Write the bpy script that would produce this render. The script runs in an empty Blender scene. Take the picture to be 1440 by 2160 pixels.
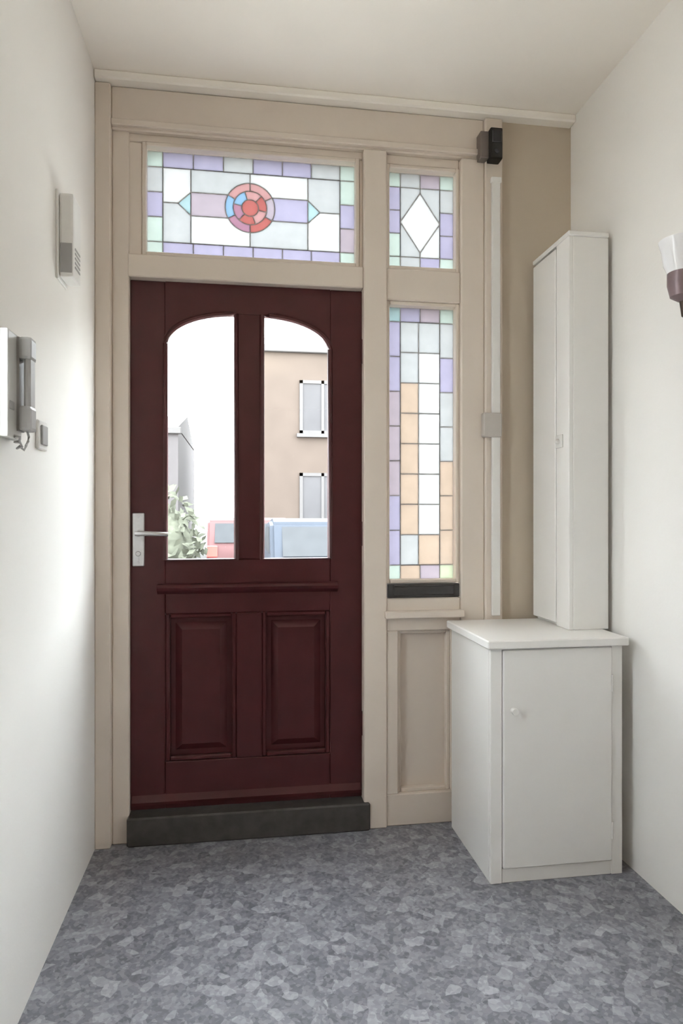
import bpy, bmesh, math, random
from mathutils import Vector
random.seed(7)
PI = math.pi
scn = bpy.context.scene
COL = scn.collection

# ------------------------------------------------------------------ camera
cam_d = bpy.data.cameras.new('camera')
cam_d.sensor_fit = 'AUTO'; cam_d.sensor_width = 36.0
cam_d.lens = 1400.0 / 2160.0 * 36.0
cam_d.shift_y = 10.0 / 2160.0
cam_d.clip_start = 0.02; cam_d.clip_end = 300
cam = bpy.data.objects.new('camera', cam_d); COL.objects.link(cam)
cam.location = (0, 0, 1.27)
cam.rotation_euler = (PI / 2, 0, math.radians(-8.53))
scn.camera = cam

# ------------------------------------------------------------------ world, exposure
SKY = 12.5
w = bpy.data.worlds.new('overcast_sky'); scn.world = w; w.use_nodes = True
nt = w.node_tree; bg = nt.nodes['Background']
bg.inputs['Color'].default_value = (0.94, 0.97, 1.0, 1); bg.inputs['Strength'].default_value = SKY
vs = scn.view_settings
vs.view_transform = 'Standard'; vs.look = 'None'; vs.exposure = 1.08; vs.gamma = 1.0; vs.use_curve_mapping = False
try:
    scn.cycles.max_bounces = 12; scn.cycles.diffuse_bounces = 8; scn.cycles.transparent_max_bounces = 16
    scn.cycles.sample_clamp_indirect = 8.0
    scn.cycles.use_denoising = True
except Exception:
    pass

# ------------------------------------------------------------------ materials
def principled(name, col, rough=0.5, metal=0.0, var=0.06, scale=6.0, bump=0.0, bscale=60.0, spec=0.5, coat=0.0):
    m = bpy.data.materials.new(name); m.use_nodes = True
    n = m.node_tree.nodes; l = m.node_tree.links; b = n['Principled BSDF']
    tc = n.new('ShaderNodeTexCoord'); no = n.new('ShaderNodeTexNoise'); no.inputs['Scale'].default_value = scale
    no.inputs['Detail'].default_value = 4
    l.new(tc.outputs['Object'], no.inputs['Vector'])
    r = n.new('ShaderNodeValToRGB')
    lo = tuple(max(0, c * (1 - var)) for c in col); hi = tuple(min(1, c * (1 + var)) for c in col)
    r.color_ramp.elements[0].color = (*lo, 1); r.color_ramp.elements[0].position = .3
    r.color_ramp.elements[1].color = (*hi, 1); r.color_ramp.elements[1].position = .7
    l.new(no.outputs['Fac'], r.inputs['Fac']); l.new(r.outputs['Color'], b.inputs['Base Color'])
    b.inputs['Roughness'].default_value = rough; b.inputs['Metallic'].default_value = metal
    b.inputs['Specular IOR Level'].default_value = spec
    b.inputs['Coat Weight'].default_value = coat; b.inputs['Coat Roughness'].default_value = .15
    if bump:
        n2 = n.new('ShaderNodeTexNoise'); n2.inputs['Scale'].default_value = bscale; n2.inputs['Detail'].default_value = 3
        l.new(tc.outputs['Object'], n2.inputs['Vector'])
        bp = n.new('ShaderNodeBump'); bp.inputs['Strength'].default_value = bump; bp.inputs['Distance'].default_value = .002
        l.new(n2.outputs['Fac'], bp.inputs['Height']); l.new(bp.outputs['Normal'], b.inputs['Normal'])
    return m

def glass(name, tint, trans=0.9, diff=0.0, gloss=0.05, rough=0.02):
    """thin pane: straight transmission + diffuse (obscured) transmission + a little reflection"""
    m = bpy.data.materials.new(name); m.use_nodes = True
    n = m.node_tree.nodes; l = m.node_tree.links
    for x in list(n):
        if x.type != 'OUTPUT_MATERIAL': n.remove(x)
    out = [x for x in n if x.type == 'OUTPUT_MATERIAL'][0]
    t = n.new('ShaderNodeBsdfTransparent'); t.inputs['Color'].default_value = (*[c * trans for c in tint], 1)
    base = t
    if diff:
        no = n.new('ShaderNodeTexNoise'); no.inputs['Scale'].default_value = 18; tc = n.new('ShaderNodeTexCoord')
        l.new(tc.outputs['Object'], no.inputs['Vector'])
        rp = n.new('ShaderNodeValToRGB')
        rp.color_ramp.elements[0].position = .3; rp.color_ramp.elements[1].position = .7
        rp.color_ramp.elements[0].color = (*[c * .93 for c in tint], 1); rp.color_ramp.elements[1].color = (*tint, 1)
        l.new(no.outputs['Fac'], rp.inputs['Fac'])
        tl = n.new('ShaderNodeBsdfTranslucent'); l.new(rp.outputs['Color'], tl.inputs['Color'])
        mx = n.new('ShaderNodeMixShader'); mx.inputs['Fac'].default_value = diff
        l.new(t.outputs[0], mx.inputs[1]); l.new(tl.outputs[0], mx.inputs[2]); base = mx
    g = n.new('ShaderNodeBsdfGlossy'); g.inputs['Roughness'].default_value = rough
    m2 = n.new('ShaderNodeMixShader'); m2.inputs['Fac'].default_value = gloss
    l.new(base.outputs[0], m2.inputs[1]); l.new(g.outputs[0], m2.inputs[2]); l.new(m2.outputs[0], out.inputs['Surface'])
    return m

def emitter(name, col, strength):
    m = bpy.data.materials.new(name); m.use_nodes = True
    b = m.node_tree.nodes['Principled BSDF']; b.inputs['Base Color'].default_value = (*col, 1)
    b.inputs['Emission Color'].default_value = (*col, 1); b.inputs['Emission Strength'].default_value = strength
    return m

def terrazzo():
    m = bpy.data.materials.new('grey_terrazzo'); m.use_nodes = True
    n = m.node_tree.nodes; l = m.node_tree.links; b = n['Principled BSDF']
    tc = n.new('ShaderNodeTexCoord')
    def vor(scale):
        mp = n.new('ShaderNodeNoiseTexture') if False else n.new('ShaderNodeTexNoise')
        mp.inputs['Scale'].default_value = scale * .7
        l.new(tc.outputs['Object'], mp.inputs['Vector'])
        ad = n.new('ShaderNodeVectorMath'); ad.operation = 'MULTIPLY_ADD'
        ad.inputs[1].default_value = (.5 / scale,) * 3
        l.new(mp.outputs['Color'], ad.inputs[0]); l.new(tc.outputs['Object'], ad.inputs[2])
        v = n.new('ShaderNodeTexVoronoi'); v.inputs['Scale'].default_value = scale
        l.new(ad.outputs[0], v.inputs['Vector'])
        sp = n.new('ShaderNodeSeparateColor'); l.new(v.outputs['Color'], sp.inputs[0])
        return v, sp
    v1, s1 = vor(30); v2, s2 = vor(95)
    def ramp(src, stops):
        r = n.new('ShaderNodeValToRGB'); e = r.color_ramp.elements
        while len(e) < len(stops): e.new(.5)
        for k, (p, c) in enumerate(stops):
            e[k].position = p; e[k].color = (*c, 1)
        l.new(src, r.inputs['Fac']); return r
    r1 = ramp(s1.outputs[0], [(0, (.118, .121, .146)), (.4, (.186, .189, .222)), (.75, (.262, .266, .305)), (1, (.40, .405, .45))])
    r2 = ramp(s2.outputs[1], [(0, (.08, .08, .092)), (.5, (.205, .205, .232)), (1, (.42, .42, .45))])
    mx = n.new('ShaderNodeMix'); mx.data_type = 'RGBA'; mx.inputs['Factor'].default_value = .35
    l.new(r1.outputs['Color'], mx.inputs['A']); l.new(r2.outputs['Color'], mx.inputs['B'])
    l.new(mx.outputs['Result'], b.inputs['Base Color'])
    b.inputs['Roughness'].default_value = .32; b.inputs['Specular IOR Level'].default_value = .4
    return m

M = {}
M['wall'] = principled('wall_plaster', (.815, .797, .768), .75, var=.015, scale=2.5, bump=.15, bscale=90)
M['ceiling'] = principled('ceiling_plaster', (.91, .87, .81), .8, var=.015, scale=2, bump=.1, bscale=70)
M['tan'] = principled('tan_shaded_wall', (.54, .465, .37), .7, var=.02, scale=3, bump=.1, bscale=90)  # shade on the back wall strip, put into its colour as tan
M['rear_dark'] = principled('dark_rear_finish', (.10, .07, .05), .5, var=.2, scale=5)  # invented finish for the unseen rear wall, dark to cut bounced light
M['frame'] = principled('cream_frame_paint', (.68, .60, .525), .4, var=.02, scale=4)
M['white'] = principled('white_gloss_paint', (.80, .79, .77), .35, var=.015, scale=4)
M['door'] = principled('oxblood_door_paint', (.066, .016, .0175), .36, var=.12, scale=9, spec=.35)
M['stone'] = principled('dark_stone', (.055, .05, .047), .55, var=.25, scale=25, bump=.2, bscale=120)
M['terrazzo'] = terrazzo()
M['lead'] = principled('lead_came', (.45, .45, .46), .5, .2, var=.1, scale=40)
M['steel'] = principled('brushed_aluminium', (.62, .62, .63), .32, 1.0, var=.05, scale=60)
M['brass'] = principled('dull_brass', (.45, .36, .22), .35, 1.0, var=.08, scale=50)
M['darkmetal'] = principled('dark_grey_metal', (.055, .053, .052), .4, .5, var=.1, scale=40)
M['black'] = principled('black_plastic', (.006, .005, .004), .6, var=.1, scale=30)
M['greybrown'] = principled('grey_brown_plastic', (.16, .13, .115), .5, var=.05, scale=30)
M['plastic'] = principled('off_white_plastic', (.74, .73, .71), .35, var=.02, scale=20)
M['coupling'] = principled('warm_grey_plastic', (.50, .465, .43), .4, var=.03, scale=20)
M['midgrey'] = principled('light_grey_plastic', (.52, .52, .50), .4, var=.03, scale=20)
M['greyplastic'] = principled('grey_plastic', (.33, .325, .32), .4, var=.04, scale=20)
M['bronze'] = principled('dark_bronze_metal', (.060, .038, .028), .4, .6, var=.1, scale=40)
M['mauve'] = principled('mauve_metal_rim', (.22, .16, .17), .4, .3, var=.06, scale=30)
M['opal'] = principled('opal_glass', (.88, .88, .90), .15, var=.01, scale=10)
M['rubber'] = principled('black_rubber', (.02, .02, .02), .8)
M['seal'] = principled('lens_plastic', (.03, .03, .035), .15)
# glass
M['clear'] = glass('clear_door_glass', (.96, .98, .98), .97, 0, .05)
OB = .80
def obs(name, tint, k=.50):
    return glass(name, tuple(c * k for c in tint), .30, OB, .05, .08)
M['g_clear'] = obs('stained_clear', (.93, .96, .97), 0.368)
M['g_white'] = obs('stained_white', (.98, 1.0, 1.0), 0.404)
M['g_lav'] = obs('stained_lavender', (.82, .81, .95), 0.380)
M['g_lilac'] = obs('stained_lilac', (.87, .82, .88), 0.368)
M['g_mint'] = obs('stained_mint', (.90, 1.0, .96), 0.392)
M['g_aqua'] = obs('stained_aqua', (.80, .97, 1.0), 0.380)
M['g_red'] = obs('stained_red', (.95, .52, .50), 0.342)
M['g_pink'] = obs('stained_pink', (.96, .72, .72), 0.368)
M['g_mauve'] = obs('stained_mauve', (.85, .62, .74), 0.356)
M['g_blue'] = obs('stained_blue', (.62, .82, 1.0), 0.380)
M['g_peach'] = obs('stained_peach', (.98, .88, .78), 0.368)
M['g_lime'] = obs('stained_pale_lime', (.93, 1.0, .84), 0.380)
# outside
M['asphalt'] = principled('road_asphalt', (.060, .058, .056), .95, var=.1, scale=8, spec=.05)
M['yard'] = principled('pale_concrete', (.50, .48, .44), .9, var=.1, scale=3)
M['paving'] = principled('paving_slab', (.52, .50, .46), .9, var=.12, scale=12)
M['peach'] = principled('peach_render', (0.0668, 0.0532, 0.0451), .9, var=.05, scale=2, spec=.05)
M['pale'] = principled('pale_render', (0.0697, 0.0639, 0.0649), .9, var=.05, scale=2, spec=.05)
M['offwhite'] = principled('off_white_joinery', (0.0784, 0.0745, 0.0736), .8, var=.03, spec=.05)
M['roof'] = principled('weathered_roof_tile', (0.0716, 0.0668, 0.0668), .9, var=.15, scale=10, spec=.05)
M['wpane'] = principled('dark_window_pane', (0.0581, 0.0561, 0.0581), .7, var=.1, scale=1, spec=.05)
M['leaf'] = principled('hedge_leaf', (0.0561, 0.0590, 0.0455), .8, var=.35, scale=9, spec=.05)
M['bark'] = principled('bark', (.12, .09, .06), .9, var=.2, scale=20)
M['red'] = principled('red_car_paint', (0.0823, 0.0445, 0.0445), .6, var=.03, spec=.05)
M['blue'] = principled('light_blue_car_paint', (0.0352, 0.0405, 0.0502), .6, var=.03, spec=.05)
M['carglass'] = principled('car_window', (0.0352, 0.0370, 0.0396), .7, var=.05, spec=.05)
M['lamp'] = principled('car_lamp', (.5, .06, .05), .2)
M['chrome'] = principled('chrome', (.6, .6, .62), .15, 1.0)

# ------------------------------------------------------------------ mesh helpers
class MB:
    def __init__(self): self.bm = bmesh.new()
    def box(self, x0, x1, y0, y1, z0, z1, bev=0.0, seg=1):
        b = bmesh.new()
        vs_ = [b.verts.new(p) for p in ((x0, y0, z0), (x1, y0, z0), (x1, y1, z0), (x0, y1, z0), (x0, y0, z1), (x1, y0, z1), (x1, y1, z1), (x0, y1, z1))]
        for f in ((3, 2, 1, 0), (4, 5, 6, 7), (0, 1, 5, 4), (1, 2, 6, 5), (2, 3, 7, 6), (3, 0, 4, 7)):
            b.faces.new([vs_[i] for i in f])
        if bev > 0:
            bmesh.ops.bevel(b, geom=list(b.edges), offset=bev, segments=seg, affect='EDGES', profile=.6)
        self._merge(b); return self
    def _merge(self, b):
        me = bpy.data.meshes.new('tmp'); b.to_mesh(me); b.free(); self.bm.from_mesh(me); bpy.data.meshes.remove(me)
    def prism_xz(self, pts, y0, y1, bev=0.0):
        """polygon in XZ (counter-clockwise seen from -Y) extruded along Y"""
        b = bmesh.new()
        a = [b.verts.new((x, y0, z)) for x, z in pts]; c = [b.verts.new((x, y1, z)) for x, z in pts]
        n = len(pts)
        ff = b.faces.new(a); b.faces.new(c[::-1])
        for i in range(n):
            j = (i + 1) % n
            b.faces.new((a[j], a[i], c[i], c[j]))
        bmesh.ops.recalc_face_normals(b, faces=list(b.faces))
        if bev > 0:
            bmesh.ops.bevel(b, geom=list(b.edges), offset=bev, segments=1, affect='EDGES')
        self._merge(b); return self
    def prism_yz(self, pts, x0, x1, bev=0.0):
        b = bmesh.new()
        a = [b.verts.new((x0, y, z)) for y, z in pts]; c = [b.verts.new((x1, y, z)) for y, z in pts]
        n = len(pts); b.faces.new(a); b.faces.new(c[::-1])
        for i in range(n):
            j = (i + 1) % n; b.faces.new((a[j], a[i], c[i], c[j]))
        bmesh.ops.recalc_face_normals(b, faces=list(b.faces))
        if bev > 0: bmesh.ops.bevel(b, geom=list(b.edges), offset=bev, segments=2, affect='EDGES')
        self._merge(b); return self
    def frustum_y(self, x0, x1, z0, z1, y0, y1, inset):
        """raised panel: rectangle at y1 (back) narrowing by inset to y0 (front)"""
        b = self.bm
        o = [b.verts.new(p) for p in ((x0, y1, z0), (x1, y1, z0), (x1, y1, z1), (x0, y1, z1))]
        i = [b.verts.new(p) for p in ((x0 + inset, y0, z0 + inset), (x1 - inset, y0, z0 + inset), (x1 - inset, y0, z1 - inset), (x0 + inset, y0, z1 - inset))]
        b.faces.new(i); b.faces.new(o[::-1])
        for k in range(4):
            j = (k + 1) % 4; b.faces.new((o[k], o[j], i[j], i[k]))
        bmesh.ops.recalc_face_normals(b, faces=list(b.faces)); return self
    def tube(self, pts, r, seg=12, closed=False):
        pts = [Vector(p) for p in pts]; n = len(pts); rings = []
        rr = r if isinstance(r, (list, tuple)) else [r] * n
        up = Vector((0.13, .29, 1)).normalized()
        for k in range(n):
            if closed: t = pts[(k + 1) % n] - pts[k - 1]
            else: t = pts[min(k + 1, n - 1)] - pts[max(k - 1, 0)]
            t.normalize(); a = t.cross(up)
            if a.length < 1e-3: a = t.cross(Vector((1, 0, 0)))
            a.normalize(); c = t.cross(a)
            rings.append([self.bm.verts.new(pts[k] + (a * math.cos(q) + c * math.sin(q)) * rr[k]) for q in [2 * PI * i / seg for i in range(seg)]])
        m = n if closed else n - 1
        for k in range(m):
            A, B = rings[k], rings[(k + 1) % n]
            for i in range(seg):
                j = (i + 1) % seg; self.bm.faces.new((A[i], A[j], B[j], B[i]))
        if not closed:
            self.bm.faces.new(rings[0][::-1]); self.bm.faces.new(rings[-1])
        bmesh.ops.recalc_face_normals(self.bm, faces=list(self.bm.faces)); return self
    def lathe(self, c, axis, prof, seg=24):
        """prof: list of (distance along axis, radius)"""
        c = Vector(c); ax = Vector(axis).normalized(); a = ax.orthogonal().normalized(); b_ = ax.cross(a)
        rings = []
        for d, r in prof:
            if r < 1e-5: rings.append([self.bm.verts.new(c + ax * d)]); continue
            rings.append([self.bm.verts.new(c + ax * d + (a * math.cos(q) + b_ * math.sin(q)) * r) for q in [2 * PI * i / seg for i in range(seg)]])
        for A, B in zip(rings, rings[1:]):
            for i in range(seg):
                j = (i + 1) % seg
                if len(A) == 1 and len(B) == 1: continue
                if len(A) == 1: self.bm.faces.new((A[0], B[j], B[i]))
                elif len(B) == 1: self.bm.faces.new((A[i], A[j], B[0]))
                else: self.bm.faces.new((A[i], A[j], B[j], B[i]))
        if len(rings[0]) > 1: self.bm.faces.new(rings[0][::-1])
        if len(rings[-1]) > 1: self.bm.faces.new(rings[-1])
        bmesh.ops.recalc_face_normals(self.bm, faces=list(self.bm.faces)); return self
    def build(self, name, mat, parent=None, smooth=False, label=None):
        me = bpy.data.meshes.new(name)
        if parent is not None:
            o0 = Vector(parent['_o']) if '_o' in parent else Vector((0, 0, 0))
            bmesh.ops.translate(self.bm, verts=list(self.bm.verts), vec=-o0)
        self.bm.to_mesh(me); self.bm.free()
        me.materials.append(M[mat] if isinstance(mat, str) else mat)
        if smooth:
            me.polygons.foreach_set('use_smooth', [True] * len(me.polygons))
            try: me.set_sharp_from_angle(angle=math.radians(38))
            except Exception: pass
        o = bpy.data.objects.new(name, me); COL.objects.link(o)
        if parent is not None:
            o.parent = parent
            if '_o' in parent: o['_o'] = list(parent['_o'])
        if label: o['label'] = label
        return o

def thing(name, loc, label, cat=None, group=None, kind=None):
    o = bpy.data.objects.new(name, None); COL.objects.link(o); o.location = loc; o.empty_display_size = .05
    o['_o'] = list(loc); tag(o, label, cat, group, kind); return o
def tag(o, label=None, cat=None, group=None, kind=None):
    if label: o['label'] = label
    if cat: o['category'] = cat
    if group: o['group'] = group
    if kind: o['kind'] = kind
    return o

# ------------------------------------------------------------------ room dimensions (metres)
XL, XR = -0.555, 1.392          # side walls
YB, YR = 2.655, -5.0            # back (door) wall face, rear wall
H = 2.965                       # ceiling
YD = 2.70                       # face of the door leaf
YF = 2.65                       # face of the cream frame

# ------------------------------------------------------------------ room shell
tag(MB().box(XL - .2, XR + .2, YR - .2, 3.0, -.12, 0).build('floor', 'terrazzo'), 'speckled grey terrazzo floor of the entrance hall', None, None, 'structure')
tag(MB().box(XL - .2, XR + .2, YR - .2, 3.0, H, H + .15).build('ceiling', 'ceiling'), 'plain off-white plaster ceiling above the front door', None, None, 'structure')
VY0, VY1, VZ0, VZ1 = 1.30, 1.61, .85, 2.60
mb = MB()
mb.box(XL - .2, XL, VY1, 3.0, 0, H); mb.box(XL - .2, XL, YR - .2, VY0, 0, H)
mb.box(XL - .2, XL, VY0, VY1, 0, VZ0); mb.box(XL - .2, XL, VY0, VY1, VZ1, H)
tag(mb.build('wall_left', 'wall'), 'smooth white plaster wall left of the dark red door', None, None, 'structure')
WY0, WY1, WZ0, WZ1 = .70, 1.15, .45, 1.05
mb = MB()
mb.box(XR, XR + .2, WY1, 3.0, 0, H); mb.box(XR, XR + .2, YR - .2, WY0, 0, H)
mb.box(XR, XR + .2, WY0, WY1, 0, WZ0); mb.box(XR, XR + .2, WY0, WY1, WZ1, H)
tag(mb.build('wall_right', 'wall'), 'smooth white plaster wall to the right of the cupboards', None, None, 'structure')
# back wall around the frame
mb = MB()
mb.box(1.075, XR, YB + .01, 3.0, 0, H); mb.box(XL, 1.075, YB + .02, 3.0, 2.93, H)
tag(mb.build('wall_back', 'tan'), 'narrow strip of wall between the cream frame and the corner', None, None, 'structure')
# rear wall
tag(MB().box(XL, XR, YR - .2, YR, 0, H).build('wall_rear', 'rear_dark'), 'unseen wall, made dark to cut bounced light, at the far end of the hall behind the viewer', None, None, 'structure')
def big_window(name, axis, a0, a1, z0, z1, p0, n, label):
    t = thing(name, (p0 if axis == 'x' else (a0 + a1) / 2, (a0 + a1) / 2 if axis == 'x' else p0, z0), label, None, None, 'structure')
    def bx(u0, u1, w0, w1, d0, d1, nm, mt):
        m = MB()
        if axis == 'x': m.box(p0 + d0, p0 + d1, u0, u1, w0, w1)
        else: m.box(u0, u1, p0 + d0, p0 + d1, w0, w1)
        m.build(nm, mt, t)
    f = .06
    bx(a0, a1, z0, z0 + f, -.03, .03, 'bottom_rail', 'white'); bx(a0, a1, z1 - f, z1, -.03, .03, 'top_rail', 'white')
    st = [a0 + (a1 - a0 - f) * k / n for k in range(n + 1)]
    for s in st: bx(s, s + f, z0 + f, z1 - f, -.03, .03, 'stile', 'white')
    for s, e in zip(st, st[1:]): bx(s + f, e, z0 + f, z1 - f, -.003, .003, 'pane', 'clear')
    return t
big_window('window_5', 'x', WY0, WY1, WZ0, WZ1, XR + .12, 1, 'small white-framed side window in the right wall beside the viewer')
big_window('window_4', 'x', VY0, VY1, VZ0, VZ1, XL - .12, 1, 'white-framed side window in the left wall, nearer than the intercom')

# ------------------------------------------------------------------ cream timber frame (trim_1)
FR = thing('trim_1', (.26, YF, 0), 'cream painted timber frame around the red door, transom and side lights', None, None, 'structure')
DX0, DX1, DZ0, DZ1 = -.437, .494, .115, 2.205     # door leaf
Y2 = 2.80
def fr(name, *a, bev=.004): return MB().box(*a, bev=bev).build(name, 'frame', FR)
fr('architrave', XL, -.497, YF - .012, Y2, 0, 2.93)
fr('jamb', -.497, DX0 + .004, YF + .02, Y2, 0, 2.93)
fr('jamb', .90, 1.0, YF, Y2, 0, 2.76)
fr('architrave', 1.0, 1.075, YF - .012, Y2, 0, 2.93)
fr('head_rail', -.497, 1.0, YF + .008, Y2, 2.765, 2.93)
fr('mullion', DX1 - .004, .585, YF, Y2, 0, 2.765)
fr('transom_rail', -.437, .49, YF + .012, Y2, DZ1 - .003, 2.29)
fr('transom_rail', .585, .90, YF + .012, Y2, 2.16, 2.29)
fr('bottom_rail', .585, .90, YF + .012, Y2, .80, .935)
fr('sill_moulding', .575, .91, YF - .022, YF + .02, .855, .885)
MB().box(XL, XR, YF - .035, YF + .03, 2.932, H, bev=.006).build('crown_moulding', 'ceiling', FR)
fr('head_moulding', -.497, 1.0, YF - .008, YF + .012, 2.775, 2.80)
# recessed lower panel of the side light with its bead
fr('side_panel', .585, .90, YF + .06, Y2, 0.0, .80)
for a in ((.585, .635, .1305, .80), (.86, .90, .1305, .80)):
    fr('panel_stile', a[0], a[1], YF + .012, YF + .062, a[2], a[3])
fr('panel_rail', .585, .90, YF + .012, YF + .062, 0.0, .13)
mb = MB()
for x0, x1, z0, z1 in ((.635, .65, .13, .80), (.845, .86, .13, .80), (.65, .845, .13, .145), (.65, .845, .785, .80)):
    mb.box(x0, x1, YF + .03, YF + .062, z0, z1, bev=.003)
mb.build('panel_bead', 'frame', FR)
# dark stone threshold under the door
MB().box(DX0, DX1 + .02, YF - .015, Y2, 0, DZ0 - .004, bev=.006).build('threshold', 'stone', FR, label='dark stone threshold step')
# glazing beads around the three glazed openings
def bead(x0, x1, z0, z1, t=.016):
    m = MB()
    for a in ((x0, x0 + t, z0, z1), (x1 - t, x1, z0, z1), (x0 + t, x1 - t, z0, z0 + t), (x0 + t, x1 - t, z1 - t, z1)):
        m.box(a[0], a[1], YF + .022, YF + .06, a[2], a[3], bev=.003)
    m.build('glazing_bead', 'frame', FR)
TX0, TX1, TZ0, TZ1 = -.385, .475, 2.29, 2.735
fr('head_stop', -.437, TX0, YF + .03, Y2, 2.29, TZ1 - .0005); fr('head_stop', TX1, .49, YF + .03, Y2, 2.29, TZ1 - .0005)
fr('head_stop', -.437, .49, YF + .03, Y2, TZ1, 2.767)
fr('head_stop', .585, .90, YF + .03, Y2, TZ1 - .01, 2.767)
bead(TX0, TX1, TZ0, TZ1); bead(.585, .90, 2.29, 2.725); bead(.585, .90, .995, 2.16)

# ------------------------------------------------------------------ leaded glass
def leaded(name, x0, x1, z0, z1, y, label, pieces, came=.0028):
    t = thing(name, ((x0 + x1) / 2, y, z0), label, None, None, 'structure')
    ld = MB()
    seen = set()
    for mat, pts in pieces:
        MB().prism_xz(pts, y - .002, y + .002).build('glass_piece', mat, t)
        for i in range(len(pts)):
            a, b = pts[i], pts[(i + 1) % len(pts)]
            key = tuple(sorted(((round(a[0], 4), round(a[1], 4)), (round(b[0], 4), round(b[1], 4)))))
            if key in seen: continue
            seen.add(key)
            ld.tube([(a[0], y, a[1]), (b[0], y, b[1])], came, 6)
    ld.build('lead_came', 'lead', t)
    return t
def rect(x0, x1, z0, z1): return [(x0, z0), (x1, z0), (x1, z1), (x0, z1)]
def border(x0, x1, z0, z1, b, nx, nz, corner, tops, sides):
    P = [(corner[0], rect(x0, x0 + b, z1 - b, z1)), (corner[1], rect(x1 - b, x1, z1 - b, z1)),
         (corner[2], rect(x0, x0 + b, z0, z0 + b)), (corner[3], rect(x1 - b, x1, z0, z0 + b))]
    for k in range(nx):
        a = x0 + b + (x1 - x0 - 2 * b) * k / nx; c = x0 + b + (x1 - x0 - 2 * b) * (k + 1) / nx
        P.append((tops[0][k % len(tops[0])], rect(a, c, z1 - b, z1))); P.append((tops[1][k % len(tops[1])], rect(a, c, z0, z0 + b)))
    for k in range(nz):
        a = z0 + b + (z1 - z0 - 2 * b) * k / nz; c = z0 + b + (z1 - z0 - 2 * b) * (k + 1) / nz
        P.append((sides[0][k % len(sides[0])], rect(x0, x0 + b, a, c))); P.append((sides[1][k % len(sides[1])], rect(x1 - b, x1, a, c)))
    return P
YG = YF + .07
# transom over the door: rose medallion on a lilac ribbon
x0, x1, z0, z1 = TX0 + .012, TX1 - .012, TZ0 + .012, TZ1 - .012
b = .062
P = border(x0, x1, z0, z1, b, 6, 3, ['g_mint'] * 4, (['g_lav', 'g_lav', 'g_clear'], ['g_lav']), (['g_mint', 'g_lav', 'g_clear'], ['g_lilac', 'g_lav', 'g_mint']))
ix0, ix1, iz0, iz1 = x0 + b, x1 - b, z0 + b, z1 - b
cx, cz = (x0 + x1) / 2 - .012, (z0 + z1) / 2 + .01
R0, R1, R2 = .034, .068, .100
hb = .047                                 # half height of the ribbon
dl, dr = cx - .235, cx + .235             # where the ribbon meets the diamonds
dw = .05
def arc(r, a0, a1, n): return [(cx + r * math.cos(a0 + (a1 - a0) * k / n), cz + r * math.sin(a0 + (a1 - a0) * k / n)) for k in range(n + 1)]
P.append(('g_red', arc(R0, 0, 2 * PI * 11 / 12, 11)))
petal = ['g_red', 'g_pink', 'g_blue', 'g_mauve', 'g_red', 'g_pink']
for k in range(6):
    a0 = k * PI / 3 - .2; a1 = a0 + PI / 3
    P.append((petal[k], arc(R0, a0, a1, 3)[::-1] + arc(R1, a0, a1, 5)))
outer = ['g_lilac', 'g_pink', 'g_pink', 'g_lilac', 'g_mauve', 'g_red', 'g_red', 'g_mauve']
phi = math.asin(hb / R2)
cuts = [-phi, phi, PI / 2, PI - phi, PI + phi, 1.5 * PI, 2 * PI - phi]
om = ['g_lilac', 'g_pink', 'g_pink', 'g_blue', 'g_mauve', 'g_red']
for k in range(6):
    P.append((om[k], arc(R1, cuts[k], cuts[k + 1], 6)[::-1] + arc(R2, cuts[k], cuts[k + 1], 6)))
# ribbon
P.append(('g_lilac', [(dl, cz - hb)] + arc(R2, PI + phi, PI - phi, 6) + [(dl, cz + hb)]))
P.append(('g_lav', [(dr, cz + hb)] + arc(R2, phi, -phi, 6) + [(dr, cz - hb)]))
# diamonds at the ribbon's ends
P.append(('g_aqua', [(dl - dw, cz), (dl, cz - hb), (dl, cz + hb)]))
P.append(('g_aqua', [(dr + dw, cz), (dr, cz + hb), (dr, cz - hb)]))
# clear field above and below
P.append(('g_clear', [(dl, cz + hb)] + arc(R2, PI - phi, PI / 2, 8) + [(cx, iz1), (dl, iz1)]))
P.append(('g_white', arc(R2, PI / 2, phi, 8) + [(dr, cz + hb), (dr, iz1), (cx, iz1)]))
P.append(('g_white', [(dl, cz - hb), (dl, iz0), (cx, iz0)] + arc(R2, 1.5 * PI, PI + phi, 8)))
P.append(('g_clear', [(dr, cz - hb)] + arc(R2, 2 * PI - phi, 1.5 * PI, 8) + [(cx, iz0), (dr, iz0)]))
P.append(('g_white', [(ix0, cz), (dl - dw, cz), (dl, cz + hb), (dl, iz1), (ix0, iz1)]))
P.append(('g_clear', [(ix0, iz0), (dl, iz0), (dl, cz - hb), (dl - dw, cz), (ix0, cz)]))
P.append(('g_clear', [(dr, cz + hb), (dr + dw, cz), (ix1, cz), (ix1, iz1), (dr, iz1)]))
P.append(('g_white', [(dr, iz0), (ix1, iz0), (ix1, cz), (dr + dw, cz), (dr, cz - hb)]))
leaded('window_1', x0, x1, z0, z1, YG, 'stained-glass transom above the red door with a red rose medallion', P)
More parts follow.
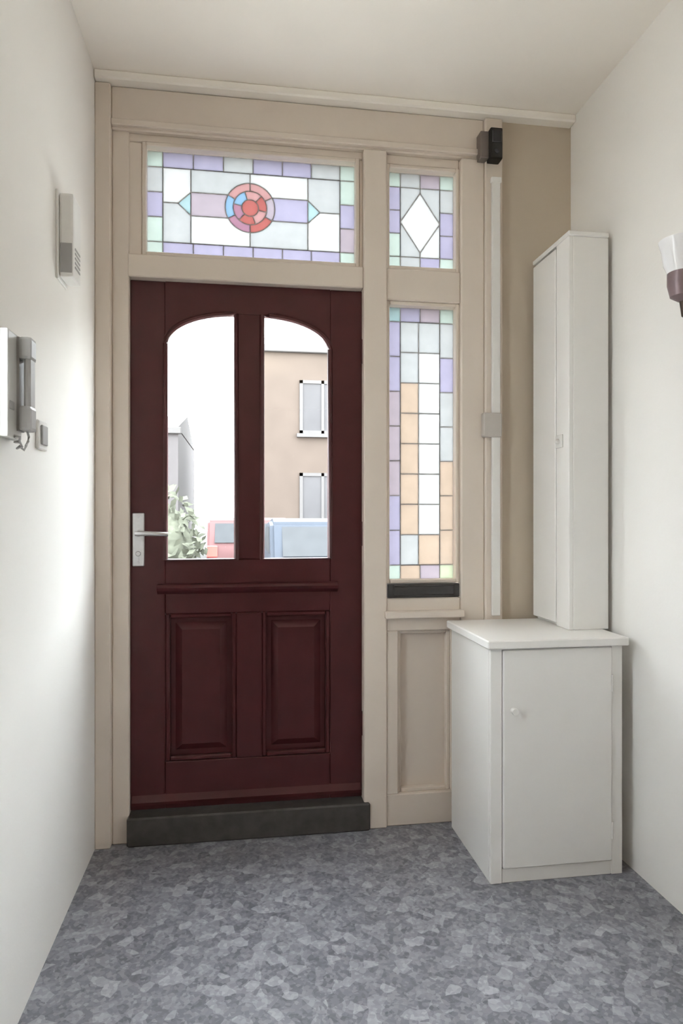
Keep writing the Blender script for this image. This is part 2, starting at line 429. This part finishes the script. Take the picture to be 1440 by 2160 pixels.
# upper side light
x0, x1, z0, z1 = .597, .888, 2.302, 2.713
b = .06
P = border(x0, x1, z0, z1, b, 2, 3, ['g_mint'] * 4, (['g_clear', 'g_lilac'], ['g_clear', 'g_lav']), (['g_mint', 'g_lav', 'g_lav'], ['g_lav', 'g_lav', 'g_clear']))
ix0, ix1, iz0, iz1 = x0 + b, x1 - b, z0 + b, z1 - b; mx_, mz_ = (ix0 + ix1) / 2, (iz0 + iz1) / 2
P.append(('g_white', [(mx_, iz0 + .02), (ix1, mz_), (mx_, iz1 - .02), (ix0, mz_)]))
P.append(('g_clear', [(ix0, mz_), (mx_, iz1 - .02), (mx_, iz1), (ix0, iz1)])); P.append(('g_clear', [(mx_, iz1 - .02), (ix1, mz_), (ix1, iz1), (mx_, iz1)]))
P.append(('g_clear', [(ix0, iz0), (mx_, iz0), (mx_, iz0 + .02), (ix0, mz_)])); P.append(('g_white', [(mx_, iz0), (ix1, iz0), (ix1, mz_), (mx_, iz0 + .02)]))
leaded('window_2', x0, x1, z0, z1, YG, 'small upper stained-glass side light with mint corner squares', P)
# tall side light
x0, x1, z0, z1 = .597, .888, 1.007, 2.148
P = border(x0, x1, z0, z1, b, 2, 7, ['g_aqua', 'g_mint', 'g_mint', 'g_lime'], (['g_lav', 'g_lilac'], ['g_peach', 'g_lilac']),
           (['g_lav', 'g_lav', 'g_lilac', 'g_lilac', 'g_lilac', 'g_lav', 'g_lav'], ['g_peach', 'g_peach', 'g_peach', 'g_clear', 'g_clear', 'g_lav', 'g_clear']))
ix0, ix1, iz0, iz1 = x0 + b, x1 - b, z0 + b, z1 - b; mx_ = ix0 + (ix1 - ix0) * .46
n = 8
for k in range(n):
    a = iz0 + (iz1 - iz0) * k / n; c = iz0 + (iz1 - iz0) * (k + 1) / n
    P.append((['g_clear', 'g_peach', 'g_peach', 'g_peach', 'g_peach', 'g_peach', 'g_clear', 'g_clear'][k], rect(ix0, mx_, a, c)))
    P.append((['g_peach', 'g_white', 'g_white', 'g_white', 'g_white', 'g_white', 'g_white', 'g_clear'][k], rect(mx_, ix1, a, c)))
leaded('window_3', x0, x1, z0, z1, YG, 'tall lower stained-glass side light beside the red door', P)

# letter plate below the tall side light
LP = thing('letter_plate', (.7425, YF + .012, .935), 'dark grey metal letter plate below the tall side light', 'letter plate')
MB().box(.590, .895, YF + .008, YF + .055, .937, .993, bev=.003).build('plate', 'darkmetal', LP)
MB().box(.615, .87, YF + .000, YF + .008, .948, .984, bev=.002).build('flap', 'darkmetal', LP)
MB().tube([(.615, YF + .002, .986), (.87, YF + .002, .986)], .004, 8).build('hinge', 'darkmetal', LP, True)

# ------------------------------------------------------------------ the red front door
D = thing('door_1', (.0285, YD, DZ0), 'dark oxblood red front door with two arched glass panes', None, None, 'structure')
T = .045
xc = .029
pL0, pL1, pR0, pR1 = -.300, -.022, .080, .358     # glazed openings
gz0, gzo, gzi = 1.10, 1.955, 2.085                # bottom, outer springing, crown
def dr_(name, *a, bev=.003): return MB().box(*a, bev=bev).build(name, 'door', D)
dr_('stile', DX0 + .003, pL0, YD, YD + T, DZ0, DZ1 - .004)
dr_('stile', pR1, DX1 - .003, YD, YD + T, DZ0, DZ1 - .004)
dr_('mullion', pL1, pR0, YD, YD + T, gz0, gzi + .0005)
dr_('muntin', pL1, pR0, YD, YD + T, .30, .885)
dr_('lock_rail', pL0, pR1, YD, YD + T, .885, gz0)
dr_('bottom_rail', pL0, pR1, YD, YD + T, DZ0, .30)
def arch_pts(outer, inner, n=14):
    """quarter ellipse from the outer springing up to the crown at the inner side"""
    return [(inner + (outer - inner) * math.cos(PI / 2 * k / n), gzo + (gzi - gzo) * math.sin(PI / 2 * k / n)) for k in range(n + 1)]
aL = arch_pts(pL0, pL1); aR = arch_pts(pR1, pR0)
pts = aL + aR[::-1] + [(pR1, DZ1 - .004), (pL0, DZ1 - .004)]
MB().prism_xz(pts, YD, YD + T).build('arched_top_rail', 'door', D)
for nm, A, i0, o0 in (('L', aL, pL1, pL0), ('R', aR, pR0, pR1)):
    outline = [(o0, gz0)] + A + [(i0, gz0)]
    p = MB().prism_xz(outline, YD + .020, YD + .025).build('pane', 'clear', D)
    MB().tube([(x, YD + .004, z) for x, z in outline], .011, 8, True).build('glazing_moulding', 'door', D, True)
# ledge moulding under the glass, and the two raised panels below
MB().prism_yz([(YD + .002, .962), (YD - .018, .978), (YD - .026, .99), (YD - .018, 1.0), (YD + .002, 1.006)], pL0 - .03, pR1 + .03).build('ledge_moulding', 'door', D)
for a, c in ((pL0, pL1), (pR0, pR1)):
    mb = MB()
    mb.box(a, c, YD + .028, YD + .038, .30, .885)
    mb.frustum_y(a + .035, c - .035, .335, .85, YD + .008, YD + .03, .03)
    mb.build('raised_panel', 'door', D)
    mb = MB()
    for q in ((a, a + .018, .30, .885), (c - .018, c, .30, .885), (a + .018, c - .018, .30, .318), (a + .018, c - .018, .867, .885)):
        mb.box(q[0], q[1], YD + .002, YD + .03, q[2], q[3], bev=.005)
    mb.build('panel_moulding', 'door', D)
# weather bar on the bottom rail
MB().prism_yz([(YD + .002, .135), (YD - .014, .137), (YD - .018, .15), (YD + .002, .175)], DX0 + .01, DX1 - .01).build('weather_bar', 'door', D)
# lock plate with lever
HP = MB().box(DX0 + .012, DX0 + .058, YD - .008, YD + .001, 1.075, 1.285, bev=.003).build('handle_plate', 'steel', D, label='brushed aluminium handle plate')
mb = MB(); hx = DX0 + .035; hz = 1.205
mb.lathe((hx, YD - .006, hz), (0, -1, 0), [(0, .014), (.006, .014), (.008, .010), (.045, .010)], 20)
mb.tube([(hx - .006, YD - .046, hz), (hx + .03, YD - .050, hz), (hx + .085, YD - .052, hz - .002), (hx + .118, YD - .048, hz - .004)], [.0095, .010, .009, .008], 12)
mb.build('lever', 'steel', HP, True)
mb = MB(); mb.lathe((hx, YD - .006, 1.125), (0, -1, 0), [(0, .010), (.006, .010), (.008, .008), (.008, 0)], 18)
mb.box(hx - .003, hx + .003, YD - .012, YD - .007, 1.098, 1.125); mb.build('lock_cylinder', 'steel', HP, True)
for zz in (1.27, 1.09):
    MB().lathe((hx, YD - .007, zz), (0, -1, 0), [(0, .005), (.002, .0045), (.003, 0)], 10).build('screw', 'steel', HP, True)
for zz in (.42, 1.2, 1.95):
    MB().tube([(DX1 - .001, YD - .006, zz - .05), (DX1 - .001, YD - .006, zz + .05)], .008, 10).build('hinge', 'door', D, True)

# ------------------------------------------------------------------ low cupboard
LX0, LX1, LY0, LY1, LH = .842, 1.345, 2.185, 2.62, .845
C = thing('low_cupboard', ((LX0 + LX1) / 2, (LY0 + LY1) / 2, 0), 'low white painted cupboard standing on the floor under the tall one', 'cupboard')
MB().box(LX0 + .006, LX0 + .026, LY0 + .022, LY1, 0, LH - .03, bev=.002).build('side_panel', 'white', C)
MB().box(LX1 - .026, LX1 - .006, LY0 + .022, LY1, 0, LH - .03, bev=.002).build('side_panel', 'white', C)
MB().box(LX0 + .026, LX1 - .026, LY1 - .015, LY1, 0, LH - .03).build('back_panel', 'white', C)
MB().box(LX0 + .026, LX1 - .026, LY0 + .022, LY1 - .015, .03, .05).build('bottom_board', 'white', C)
MB().box(LX0 - .012, LX1 + .006, LY0 - .022, LY1 + .01, LH - .03, LH, bev=.004).build('top_board', 'white', C)
MB().box(LX0 + .006, LX0 + .048, LY0 + .004, LY0 + .022, 0, LH - .03, bev=.002).build('face_stile', 'white', C)
MB().box(LX1 - .048, LX1 - .006, LY0 + .004, LY0 + .022, 0, LH - .03, bev=.002).build('face_stile', 'white', C)
MB().box(LX0 + .048, LX1 - .048, LY0 + .006, LY0 + .022, 0, .05, bev=.002).build('plinth', 'white', C)
LD = MB().box(LX0 + .050, LX1 - .050, LY0 - .004, LY0 + .014, .053, LH - .036, bev=.003).build('door', 'white', C)
for zz in (.16, .68):
    MB().tube([(LX1 - .048, LY0 - .003, zz - .03), (LX1 - .048, LY0 - .003, zz + .03)], .004, 8).build('hinge', 'white', LD, True)
MB().lathe((LX0 + .085, LY0 - .004, .60), (0, -1, 0), [(0, .010), (.004, .008), (.010, .007), (.016, .012), (.022, .011), (.024, 0)], 16).build('knob', 'white', LD, True)

# ------------------------------------------------------------------ tall narrow cupboard standing on it
TXL, TXR, TY0, TY1, TZt = 1.212, 1.372, 2.335, 2.64, 2.325
TB = LH
C2 = thing('tall_cupboard', ((TXL + TXR) / 2, (TY0 + TY1) / 2, TB), 'tall narrow white cupboard standing on top of the low cupboard', 'cupboard')
MB().box(TXL + .018, TXR, TY0, TY0 + .018, TB, TZt, bev=.002).build('front_panel', 'white', C2)
MB().box(TXR - .018, TXR, TY0 + .018, TY1, TB, TZt, bev=.002).build('side_panel', 'white', C2)
MB().box(TXL + .018, TXR - .018, TY1 - .015, TY1, TB, TZt).build('back_panel', 'white', C2)
MB().box(TXL - .004, TXR, TY0 - .006, TY1, TZt, TZt + .018, bev=.003).build('top_board', 'white', C2)
MB().box(TXL + .018, TXR - .018, TY0 + .018, TY1 - .015, TB, TB + .018).build('bottom_board', 'white', C2)
MB().box(TXL, TXL + .018, TY0, TY0 + .10, TB, TZt, bev=.002).build('face_stile', 'white', C2)
d = MB().box(TXL - .004, TXL + .014, TY0 + .103, TY1 - .004, TB + .012, TZt - .01, bev=.003).build('door', 'white', C2)
CL = MB().box(TXL - .006, TXL + .001, TY0 + .045, TY0 + .098, 1.535, 1.585, bev=.002).build('catch', 'plastic', C2)
MB().lathe((TXL - .006, TY0 + .072, 1.56), (-1, 0, 0), [(0, .010), (.006, .009), (.012, .006), (.013, 0)], 14).build('turn_button', 'plastic', CL, True)

# ------------------------------------------------------------------ black sensor box, cable duct
YW = YF - .012
S = thing('sensor_box', (1.03, YW, 2.735), 'small black box fixed high on the frame beneath the ceiling', 'sensor')
MB().box(1.004, 1.056, YW - .05, YW, 2.735, 2.862, bev=.006, seg=2).build('housing', 'black', S)
MB().box(0.968, 1.005, YW - .030, YW + .02, 2.745, 2.855, bev=.003).build('bracket', 'greybrown', S)
MB().box(1.010, 1.050, YW - .054, YW - .048, 2.800, 2.848, bev=.002).build('grille', 'seal', S)
MB().lathe((1.030, YW - .049, 2.765), (0, -1, 0), [(0, .011), (.003, .010), (.005, 0)], 16).build('lens', 'seal', S, True)
CD = thing('cable_duct', (1.042, YW, .86), 'slim off-white cable duct running down the frame from below the black box', 'cable duct')
MB().box(1.024, 1.060, YW - .016, YW, .86, 2.665, bev=.003).build('duct_cover', 'plastic', CD)
MB().box(.985, 1.064, YW - .022, YW + .012, 1.60, 1.70, bev=.004).build('coupling', 'coupling', CD)
MB().box(1.020, 1.064, YW - .018, YW, 2.655, 2.677, bev=.002).build('end_cap', 'plastic', CD)

# ------------------------------------------------------------------ things on the left wall
B = thing('door_chime', (XL, 2.15, 2.0), 'grey-sided white chime box mounted high on the left wall', 'door chime')
MB().box(XL, XL + .008, 2.105, 2.215, 1.99, 2.26, bev=.002).build('back_plate', 'plastic', B)
MB().box(XL + .008, XL + .050, 2.112, 2.208, 1.998, 2.252, bev=.008, seg=2).build('cover', 'plastic', B)
for k in range(5):
    MB().box(XL + .049, XL + .0515, 2.13, 2.19, 2.03 + k * .014, 2.036 + k * .014).build('sound_slot', 'greyplastic', B)
MB().box(XL + .012, XL + .046, 2.1105, 2.1125, 2.01, 2.10, bev=.001).build('side_grille', 'greyplastic', B)

I = thing('intercom_handset', (XL, 1.68, 1.46), 'grey and white intercom handset hanging on the left wall', 'intercom')
MB().box(XL, XL + .024, 1.62, 1.72, 1.455, 1.705, bev=.005, seg=2).build('base', 'midgrey', I)
hs = MB().prism_yz([(1.68, 1.475), (1.718, 1.475), (1.718, 1.70), (1.68, 1.70)], XL + .024, XL + .030).build('cradle', 'greyplastic', I)
mb = MB(); mb.box(XL + .030, XL + .058, 1.672, 1.722, 1.645, 1.70, bev=.008, seg=2); mb.box(XL + .030, XL + .058, 1.672, 1.722, 1.475, 1.535, bev=.008, seg=2)
mb.box(XL + .040, XL + .056, 1.676, 1.718, 1.52, 1.66, bev=.005)
mb.build('handset', 'greyplastic', I)
MB().box(XL + .0235, XL + .026, 1.63, 1.66, 1.52, 1.54, bev=.001).build('button', 'greyplastic', I)
MB().tube([(XL + .045, 1.69 + .012 * math.sin(k * 1.3), 1.475 - .09 * math.sin(PI * k / 24)) if True else None for k in range(4)] +
          [(XL + .03 + .008 * math.cos(k * 1.9), 1.69 - k * .0035, 1.43 + .0035 * k + .006 * math.sin(k * 1.9)) for k in range(10)], .003, 6).build('cord', 'greyplastic', I, True)
SW = thing('light_switch', (XL, 1.95, 1.455), 'square pale grey light switch beside the intercom on the left wall', 'light switch')
MB().box(XL, XL + .010, 1.905, 1.985, 1.455, 1.535, bev=.003).build('plate', 'plastic', SW)
MB().box(XL + .010, XL + .016, 1.92, 1.97, 1.468, 1.522, bev=.002).build('rocker', 'greyplastic', SW)

# ------------------------------------------------------------------ wall lamp on the right wall, at the picture's edge
WX, WYc = XR, 1.815
L = thing('wall_lamp', (WX, WYc, 1.86), 'wall lamp with opal glass shade and dark bronze bracket on the right wall', 'wall lamp')
MB().lathe((WX, WYc, 1.89), (-1, 0, 0), [(0, .042), (.008, .042), (.016, .030), (.020, .012)], 24).build('back_plate', 'bronze', L, True)
MB().tube([(WX - .015, WYc, 1.89), (WX - .05, WYc, 1.865), (WX - .08, WYc, 1.875), (WX - .088, WYc, 1.925)], .010, 10).build('arm', 'bronze', L, True)
MB().lathe((WX - .088, WYc, 1.915), (0, 0, 1), [(0, .012), (.015, .034), (.05, .042), (.085, .042)], 24).build('shade_holder', 'mauve', L, True)
MB().lathe((WX - .088, WYc, 1.997), (0, 0, 1), [(0, .040), (.03, .052), (.07, .058), (.10, .066), (.098, .062), (.07, .054), (.03, .044), (.01, .03), (.008, 0)], 28).build('shade', 'opal', L, True)

# ------------------------------------------------------------------ ceiling lamp behind the viewer
GL = thing('ceiling_lamp', (.07, -2.0, H), 'round opal ceiling lamp in the hall behind the viewer', 'ceiling lamp')
MB().lathe((.07, -2.0, H), (0, 0, -1), [(0, .10), (.02, .10), (.03, .07), (.035, .02)], 28).build('rose', 'white', GL, True)
MB().tube([(.07, -2.0, H - .03), (.07, -2.0, H - .2)], .008, 10).build('rod', 'brass', GL, True)
prof = [(.2 + .15 - .15 * math.cos(PI * k / 14), max(.0, .15 * math.sin(PI * k / 14))) for k in range(15)]
MB().lathe((.07, -2.0, H), (0, 0, -1), prof, 28).build('globe', emitter('lamp_globe', (1.0, .80, .56), 8.0), GL, True)

# ------------------------------------------------------------------ the street outside
tag(MB().box(-40, XL - .2, -40, 3.0, -.4, -.2).build('side_yard_ground', 'yard'), 'pale concrete yard beside the house on the left', None, None, 'structure')
tag(MB().box(XR + .2, 40, -40, 3.0, -.4, -.2).build('side_yard_ground', 'yard'), 'pale concrete yard beside the house on the right', None, None, 'structure')
GZ = -.18
tag(MB().box(-40, 40, 7.0, 70, GZ - .2, GZ - .05).build('road', 'asphalt'), 'grey asphalt street outside the front door', None, None, 'structure')
tag(MB().box(-40, 40, 3.0, 7.0, GZ - .2, GZ).build('pavement', 'paving'), 'pale paved footpath in front of the house', None, None, 'structure')

def house(name, X0, X1, Y0, Hh, mat, label, cols, rows, roofh):
    t = thing(name, ((X0 + X1) / 2, Y0, GZ), label, 'house')
    MB().box(X0, X1, Y0, Y0 + 7, GZ - .05, Hh).build('wall', mat, t)
    MB().box(X0 - .1, X1 + .1, Y0 - .14, Y0 + .02, Hh - .14, Hh + .06, bev=.02).build('cornice', 'offwhite', t)
    MB().prism_yz([(Y0 - .1, Hh + .05), (Y0 + 3.5, Hh + roofh), (Y0 + 7, Hh + .05)], X0, X1).build('roof', 'roof', t)
    for z0, z1 in rows:
        for a, c in cols:
            m = MB()
            for q in ((a, a + .09, z0, z1), (c - .09, c, z0, z1), (a, c, z0, z0 + .09), (a, c, z1 - .09, z1), ((a + c) / 2 - .04, (a + c) / 2 + .04, z0, z1)):
                m.box(q[0], q[1], Y0 - .05, Y0 + .06, q[2], q[3])
            f = m.build('window', 'offwhite', t)
            MB().box(a + .05, c - .05, Y0 - .02, Y0 - .005, z0 + .05, z1 - .05).build('pane', 'wpane', f)
            MB().box(a - .08, c + .08, Y0 - .12, Y0, z0 - .1, z0).build('sill', 'offwhite', f)
    return t
h1 = house('peach_house', .62, 10.5, 18.6, 6.0, 'peach', 'peach rendered house with white windows across the street', [(1.6, 2.9), (4.0, 5.3), (6.9, 8.2)], [(.9, 2.5), (3.6, 5.1)], 1.2)
h2 = house('pale_house', -9.0, -1.9, 20.5, 3.9, 'pale', 'lower pale grey-pink house left of the peach house', [(-8, -6.8), (-5.6, -4.4), (-3.7, -2.9)], [(.9, 2.2)], .9)
h3 = house('pale_house', 10.9, 30, 18.6, 6.0, 'pale', 'long pale terraced house to the right of the peach house', [(12, 13.3), (16, 17.3), (20, 21.3)], [(.9, 2.5), (3.6, 5.1)], 1.2)
h4 = house('pale_house', -28, -9.4, 20.5, 4.6, 'pale', 'long pale terraced house at the far left of the street', [(-14, -12.7), (-18, -16.7)], [(.9, 2.5)], 1.0)

def shrub(name, c, r, label, seed, n=420):
    rnd = random.Random(seed)
    t = thing(name, (c[0], c[1], GZ), label, 'shrub', 'shrubs along the street')
    MB().tube([(c[0], c[1], GZ - .05), (c[0] + .03, c[1], c[2])], [.05, .03], 8).build('stem', 'bark', t, True)
    bm = bmesh.new()
    core = MB(); core.lathe((c[0], c[1], c[2] - r[2] * .8), (0, 0, 1), [(0, .02)] + [(r[2] * 1.6 * k / 8, r[0] * .72 * math.sin(PI * (k + .6) / 9.2)) for k in range(1, 8)] + [(r[2] * 1.6, .02)], 12)
    mb = core
    for k in range(n):
        u = rnd.uniform(-1, 1); q = rnd.uniform(0, 2 * PI); s = math.sqrt(1 - u * u); k2 = rnd.uniform(.72, 1.05)
        p = Vector((c[0] + r[0] * s * math.cos(q) * k2, c[1] + r[1] * s * math.sin(q) * k2, c[2] + r[2] * u * k2))
        a = Vector((rnd.uniform(-1, 1), rnd.uniform(-1, 1), rnd.uniform(-1, 1))).normalized(); b_ = a.orthogonal().normalized()
        l_ = rnd.uniform(.06, .12)
        v = [mb.bm.verts.new(p + d_) for d_ in (a * l_, b_ * l_ * .5, -a * l_, -b_ * l_ * .5)]
        mb.bm.faces.new(v)
    f = mb.build('foliage', 'leaf', t); f['kind'] = 'stuff'
    return t
shrub('street_shrub', (-1.15, 10.2, .75), (.62, .6, .95), 'rounded green shrub seen low in the left door pane', 1)
shrub('street_shrub', (-2.75, 10.6, .6), (.7, .6, .8), 'wide green shrub farthest left along the street', 2)

def car(name, X, Y, paint, label):
    """hatchback seen from behind, parked pointing away from the house"""
    t = thing(name, (X, Y, GZ - .05), label, 'car'); g = GZ - .05; W = .86
    side = [(Y, g + .32), (Y - .03, g + .62), (Y + .02, g + .92), (Y + .30, g + 1.42), (Y + .7, g + 1.48), (Y + 1.9, g + 1.42), (Y + 2.7, g + .98), (Y + 3.7, g + .86), (Y + 3.85, g + .6), (Y + 3.8, g + .3)]
    MB().prism_yz(side, X - W, X + W, bev=.05).build('body', paint, t, True)
    MB().prism_yz([(Y + .015, g + .96), (Y + .265, g + 1.36), (Y + .29, g + 1.36), (Y + .06, g + .96)], X - W + .16, X + W - .16).build('rear_window', 'carglass', t)
    for s in (-1, 1):
        MB().prism_yz([(Y + .5, g + .98), (Y + .62, g + 1.36), (Y + 1.85, g + 1.33), (Y + 2.45, g + .98)], X + s * (W - .002), X + s * (W + .012)).build('side_window', 'carglass', t)
        MB().box(X + s * W - .11 - s * .11, X + s * W + .11 - s * .11, Y - .04, Y + .03, g + .66, g + .9, bev=.015).build('tail_lamp', 'lamp', t)
        for yy in (Y + .75, Y + 3.1):
            wv = MB().lathe((X + s * (W - .16), yy, g + .3), (s, 0, 0), [(0, .2), (.01, .3), (.17, .3), (.18, .2), (.175, .19), (.17, .0)], 20).build('wheel', 'rubber', t, True)
            MB().lathe((X + s * (W + .012), yy, g + .3), (s, 0, 0), [(0, .18), (.01, .16), (.012, 0)], 16).build('hub', 'chrome', wv, True)
    MB().box(X - W + .04, X + W - .04, Y - .07, Y + .04, g + .34, g + .55, bev=.03, seg=2).build('bumper', paint, t)
    return t
car('parked_car', 1.25, 9.0, 'blue', 'light blue hatchback parked outside, seen low in the right door pane')
car('parked_car', .14, 14.0, 'red', 'red car glimpsed low in the left door pane, farther off than the blue one')
for o in list(bpy.data.objects):
    if '_o' in o: del o['_o']
